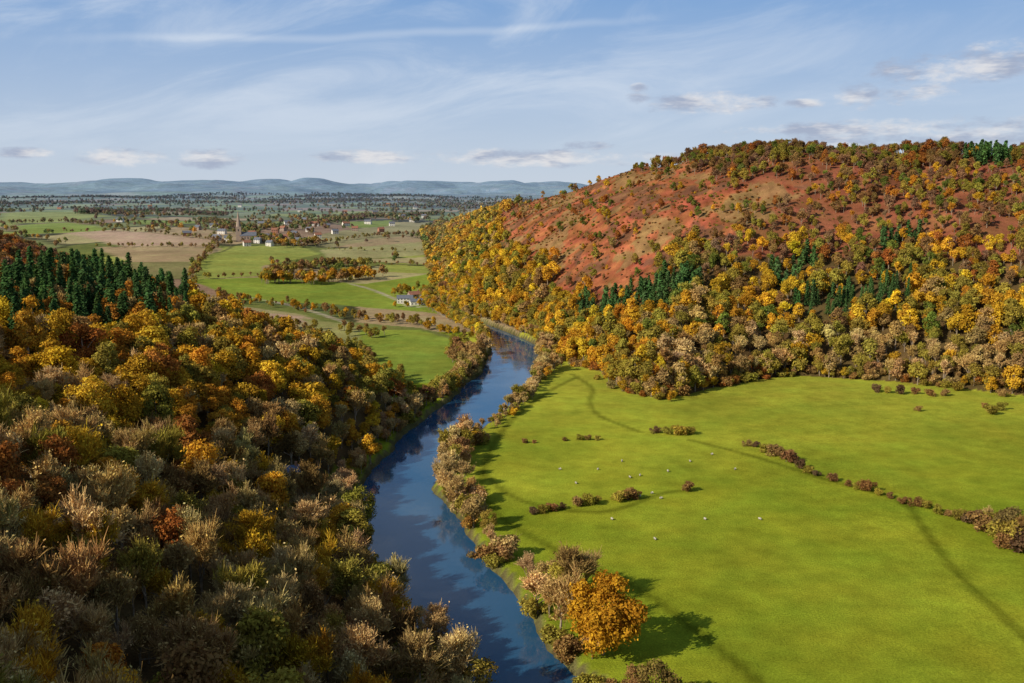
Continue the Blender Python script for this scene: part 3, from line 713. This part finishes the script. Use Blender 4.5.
house(cottage_w[0],cottage_w[1],.3,6,4.5,3,1.8,M_wall,noisemat('blue_slate',(.08,.13,.22),(.14,.2,.34)),'small white cottage with blue roof among trees',nm='cottage',cat='cottage')
w=hit([(239,241)])[0]; e=bpy.data.objects.new('church',None); COL.objects.link(e); e.location=(w[0],w[1],float(hz(*w)[0])); e.rotation_euler=(0,0,.2); e.scale=(1.15,1.15,1.2)
e['label']='grey stone village church with tall pointed spire'; e['category']='church'
child('nave',gable('nave',24,10,8,5,M_stone),e,(14,0,0)); child('roof',roofm('nave_roof',24,10,8,5,M_slate),e,(14,0,0))
tw=child('tower',boxm('tower',-4,4,-4,4,-1,21,M_stone),e)
me=bpy.data.meshes.new('spire'); an=[i*math.pi/4+math.pi/8 for i in range(8)]
me.from_pydata([(3.9*math.cos(a),3.9*math.sin(a),21) for a in an]+[(0,0,45)],[],[(i,(i+1)%8,8) for i in range(8)]); me.materials.append(M_stone); me.update(); child('spire',me,tw)
wn=boxm('church_window',-.7,.7,-.04,.06,-1.6,1.6,M_glass)
for i in range(5): child('window',wn,e,(5+i*4.4,-5.03,4.5))
child('window',wn,tw,(0,-4.03,16))

# ------------------------------------------------------------------ sheep
def sheepmesh():
    me=bpy.data.meshes.new('s'); V=[(0,-.45,.62),(0,0,.64),(0,.42,.62),(0,.62,.78),(0,.86,.7),(-.16,-.42,.35),(-.16,-.44,0),(.16,-.42,.35),(.16,-.44,0),(-.15,.38,.35),(-.15,.38,0),(.15,.38,.35),(.15,.38,0),(0,-.6,.5)]
    E=[(1,0),(1,2),(2,3),(3,4),(0,5),(5,6),(0,7),(7,8),(2,9),(9,10),(2,11),(11,12),(0,13)]
    me.from_pydata(V,E,[]); o=bpy.data.objects.new('s',me); COL.objects.link(o); m=o.modifiers.new('k','SKIN')
    R=[.29,.33,.28,.15,.09,.09,.05,.09,.05,.09,.05,.09,.05,.06]
    for i,r in enumerate(R): me.skin_vertices[0].data[i].radius=(r,r)
    me.skin_vertices[0].data[1].use_root=True
    s=o.modifiers.new('s','SUBSURF'); s.levels=1; s.render_levels=1
    dg=bpy.context.evaluated_depsgraph_get(); out=bpy.data.meshes.new_from_object(o.evaluated_get(dg)); bpy.data.objects.remove(o)
    out.materials.clear(); out.materials.append(M_wool); out.materials.append(M_face)
    for p in out.polygons:
        c=p.center; p.material_index=1 if (c.y>.66 or c.z<.28) else 0; p.use_smooth=True
    return out
SM=sheepmesh()
sp=[(640,497),(652,494),(661,499),(668,472),(640,476),(705,520),(598,470),(622,462),(735,470),(560,470),(690,462),(612,520),(655,540),(576,484),(712,455),(760,520),(630,478)]
for (a,b) in sp:
    w=hit([(a,b)])[0]; o=bpy.data.objects.new('sheep',SM); COL.objects.link(o); o.location=(w[0],w[1],float(hz(*w)[0])); o.rotation_euler=(0,0,random.uniform(0,6.28)); o.scale=(1.0,)*3
    o['label']='white sheep grazing on green riverside meadow'; o['category']='sheep'; o['group']='sheep grazing the meadow'

# ------------------------------------------------------------------ light, sky
sd=Vector((-.83,-.56,0)).normalized(); EL=math.radians(31)
sunv=Vector((sd.x*math.cos(EL),sd.y*math.cos(EL),math.sin(EL)))
ld=bpy.data.lights.new('sun','SUN'); ld.energy=5.0; ld.angle=math.radians(.5); ld.color=(1,.91,.76)
lo=bpy.data.objects.new('sun',ld); COL.objects.link(lo); lo.rotation_euler=(-sunv).to_track_quat('-Z','Y').to_euler(); lo.location=(-300,-200,400)
w=bpy.data.worlds.new('World'); scene.world=w; w.use_nodes=True; nt=w.node_tree; nt.nodes.clear(); L=nt.links.new
sky=N(nt,'ShaderNodeTexSky'); sky.sky_type='NISHITA'; sky.sun_disc=False; sky.sun_elevation=EL; sky.sun_rotation=math.atan2(sd.x,sd.y)%(2*math.pi); sky.altitude=100; sky.air_density=1.0; sky.dust_density=.6; sky.ozone_density=2.0
tc=N(nt,'ShaderNodeTexCoord'); sx=N(nt,'ShaderNodeSeparateXYZ'); L(tc.outputs['Generated'],sx.inputs[0])
def M(op,a,b=None,c=None):
    n=N(nt,'ShaderNodeMath',operation=op)
    for i,v in enumerate((a,b,c)):
        if v is None: continue
        if isinstance(v,(int,float)): n.inputs[i].default_value=v
        else: L(v,n.inputs[i])
    return n.outputs[0]
az=M('ARCTAN2',sx.outputs[0],sx.outputs[1]); el=M('ARCSINE',sx.outputs[2])
def noisev(sx_,sy_,sc,det,rough,off=0,dist=0,skew=0):
    c=N(nt,'ShaderNodeCombineXYZ'); L(M('MULTIPLY',az,sx_),c.inputs[0]); L(M('MULTIPLY',M('ADD',el,M('MULTIPLY',az,skew)),sy_),c.inputs[1]); c.inputs[2].default_value=off
    n=N(nt,'ShaderNodeTexNoise'); n.inputs['Scale'].default_value=sc; n.inputs['Detail'].default_value=det; n.inputs['Roughness'].default_value=rough; n.inputs['Distortion'].default_value=dist; L(c.outputs[0],n.inputs['Vector']); return n.outputs['Fac']
def mrange(v,a,b,c,d,smooth=True):
    n=N(nt,'ShaderNodeMapRange'); 
    if smooth: n.interpolation_type='SMOOTHSTEP'
    L(v,n.inputs[0]); 
    for i,q in enumerate((a,b,c,d)): n.inputs[i+1].default_value=q
    return n.outputs[0]
cir=M('MULTIPLY',mrange(noisev(2.6,10,1.6,8,.62,3.1,.7,-.14),.40,.74,0,.55),mrange(el,.02,.1,.4,1))
cir=M('MULTIPLY',cir,mrange(az,.0,.45,1,.4))
pn=noisev(18,40,1.4,6,.65,8.2)
def sp_(px,py): 
    v=Vector(((px-512)/F,CT-(py-341.5)/F*ST,-(ST+(py-341.5)/F*CT))).normalized(); return math.atan2(v.x,v.y),math.asin(v.z)
tot=None
for a,b,wx,wy in [(1002,60,44,17),(925,70,48,13),(922,92,34,10),(857,95,20,11),(702,104,62,10),(640,98,14,6),(640,88,10,5),(805,103,18,4),(120,157,48,8),(212,158,34,9),(970,135,180,14),(560,158,150,8),(800,130,70,6),(360,157,60,6),(590,146,30,6),(25,152,30,5)]:
    A0,E0=sp_(a,b); u=M('DIVIDE',M('SUBTRACT',az,A0),wx/F*1.15); v=M('DIVIDE',M('SUBTRACT',el,E0),wy/F*1.25)
    r2=M('ADD',M('MULTIPLY',u,u),M('MULTIPLY',v,v)); f=M('SUBTRACT',1.0,r2); tot=f if tot is None else M('MAXIMUM',tot,f)
tot=M('MAXIMUM',tot,-2.0)
cum=mrange(M('ADD',tot,M('MULTIPLY',M('SUBTRACT',pn,.5),3.4)),.1,1.3,0,.82)
A1,E1=sp_(100,42); A2,E2=sp_(640,18); sl=(E2-E1)/(A2-A1)
ln=M('SUBTRACT',el,M('ADD',M('MULTIPLY',az,sl),E1-sl*A1)); ln=M('ADD',ln,M('MULTIPLY',M('SUBTRACT',noisev(5,5,1,3,.5,5.5),.5),.03))
stk=M('MULTIPLY',mrange(M('ABSOLUTE',ln),0,.006,.25,0),mrange(az,A1-.1,A1+.1,0,1)); stk=M('MULTIPLY',stk,mrange(az,A2-.1,A2+.06,1,0))
def mixc(f,a,b):
    n=N(nt,'ShaderNodeMix',data_type='RGBA')
    if isinstance(f,(int,float)): n.inputs['Factor'].default_value=f
    else: L(f,n.inputs['Factor'])
    for s,v in ((n.inputs[6],a),(n.inputs[7],b)):
        if isinstance(v,tuple): s.default_value=(*v,1)
        else: L(v,s)
    return n.outputs[2]
K=1/.09
sks=N(nt,'ShaderNodeVectorMath',operation='SCALE'); L(sky.outputs[0],sks.inputs[0]); sks.inputs['Scale'].default_value=.82
grad=mixc(mrange(el,-.01,.19,0,1,False),(.63*K,.71*K,.82*K),(.20*K,.38*K,.70*K))
base=mixc(mrange(el,.2,.5,.85,.1),sks.outputs[0],grad)
c1=mixc(M('MINIMUM',M('ADD',cir,stk),.8),base,(.74*K,.80*K,.88*K))
shade=mixc(mrange(noisev(14,60,1.2,4,.6,2.2),.4,.62,0,1),(.36*K,.41*K,.54*K),(.80*K,.78*K,.78*K))
c2=mixc(cum,c1,shade)
bg=N(nt,'ShaderNodeBackground'); bg.inputs[1].default_value=.09; L(c2,bg.inputs[0]); ow=N(nt,'ShaderNodeOutputWorld'); L(bg.outputs[0],ow.inputs[0])
cd=bpy.data.cameras.new('camera'); cam=bpy.data.objects.new('camera',cd); COL.objects.link(cam); cd.lens=35; cd.sensor_width=36; cd.clip_end=60000; cd.clip_start=.5
cam.location=(0,0,H); cam.rotation_euler=(math.radians(90-8.66),0,0); scene.camera=cam
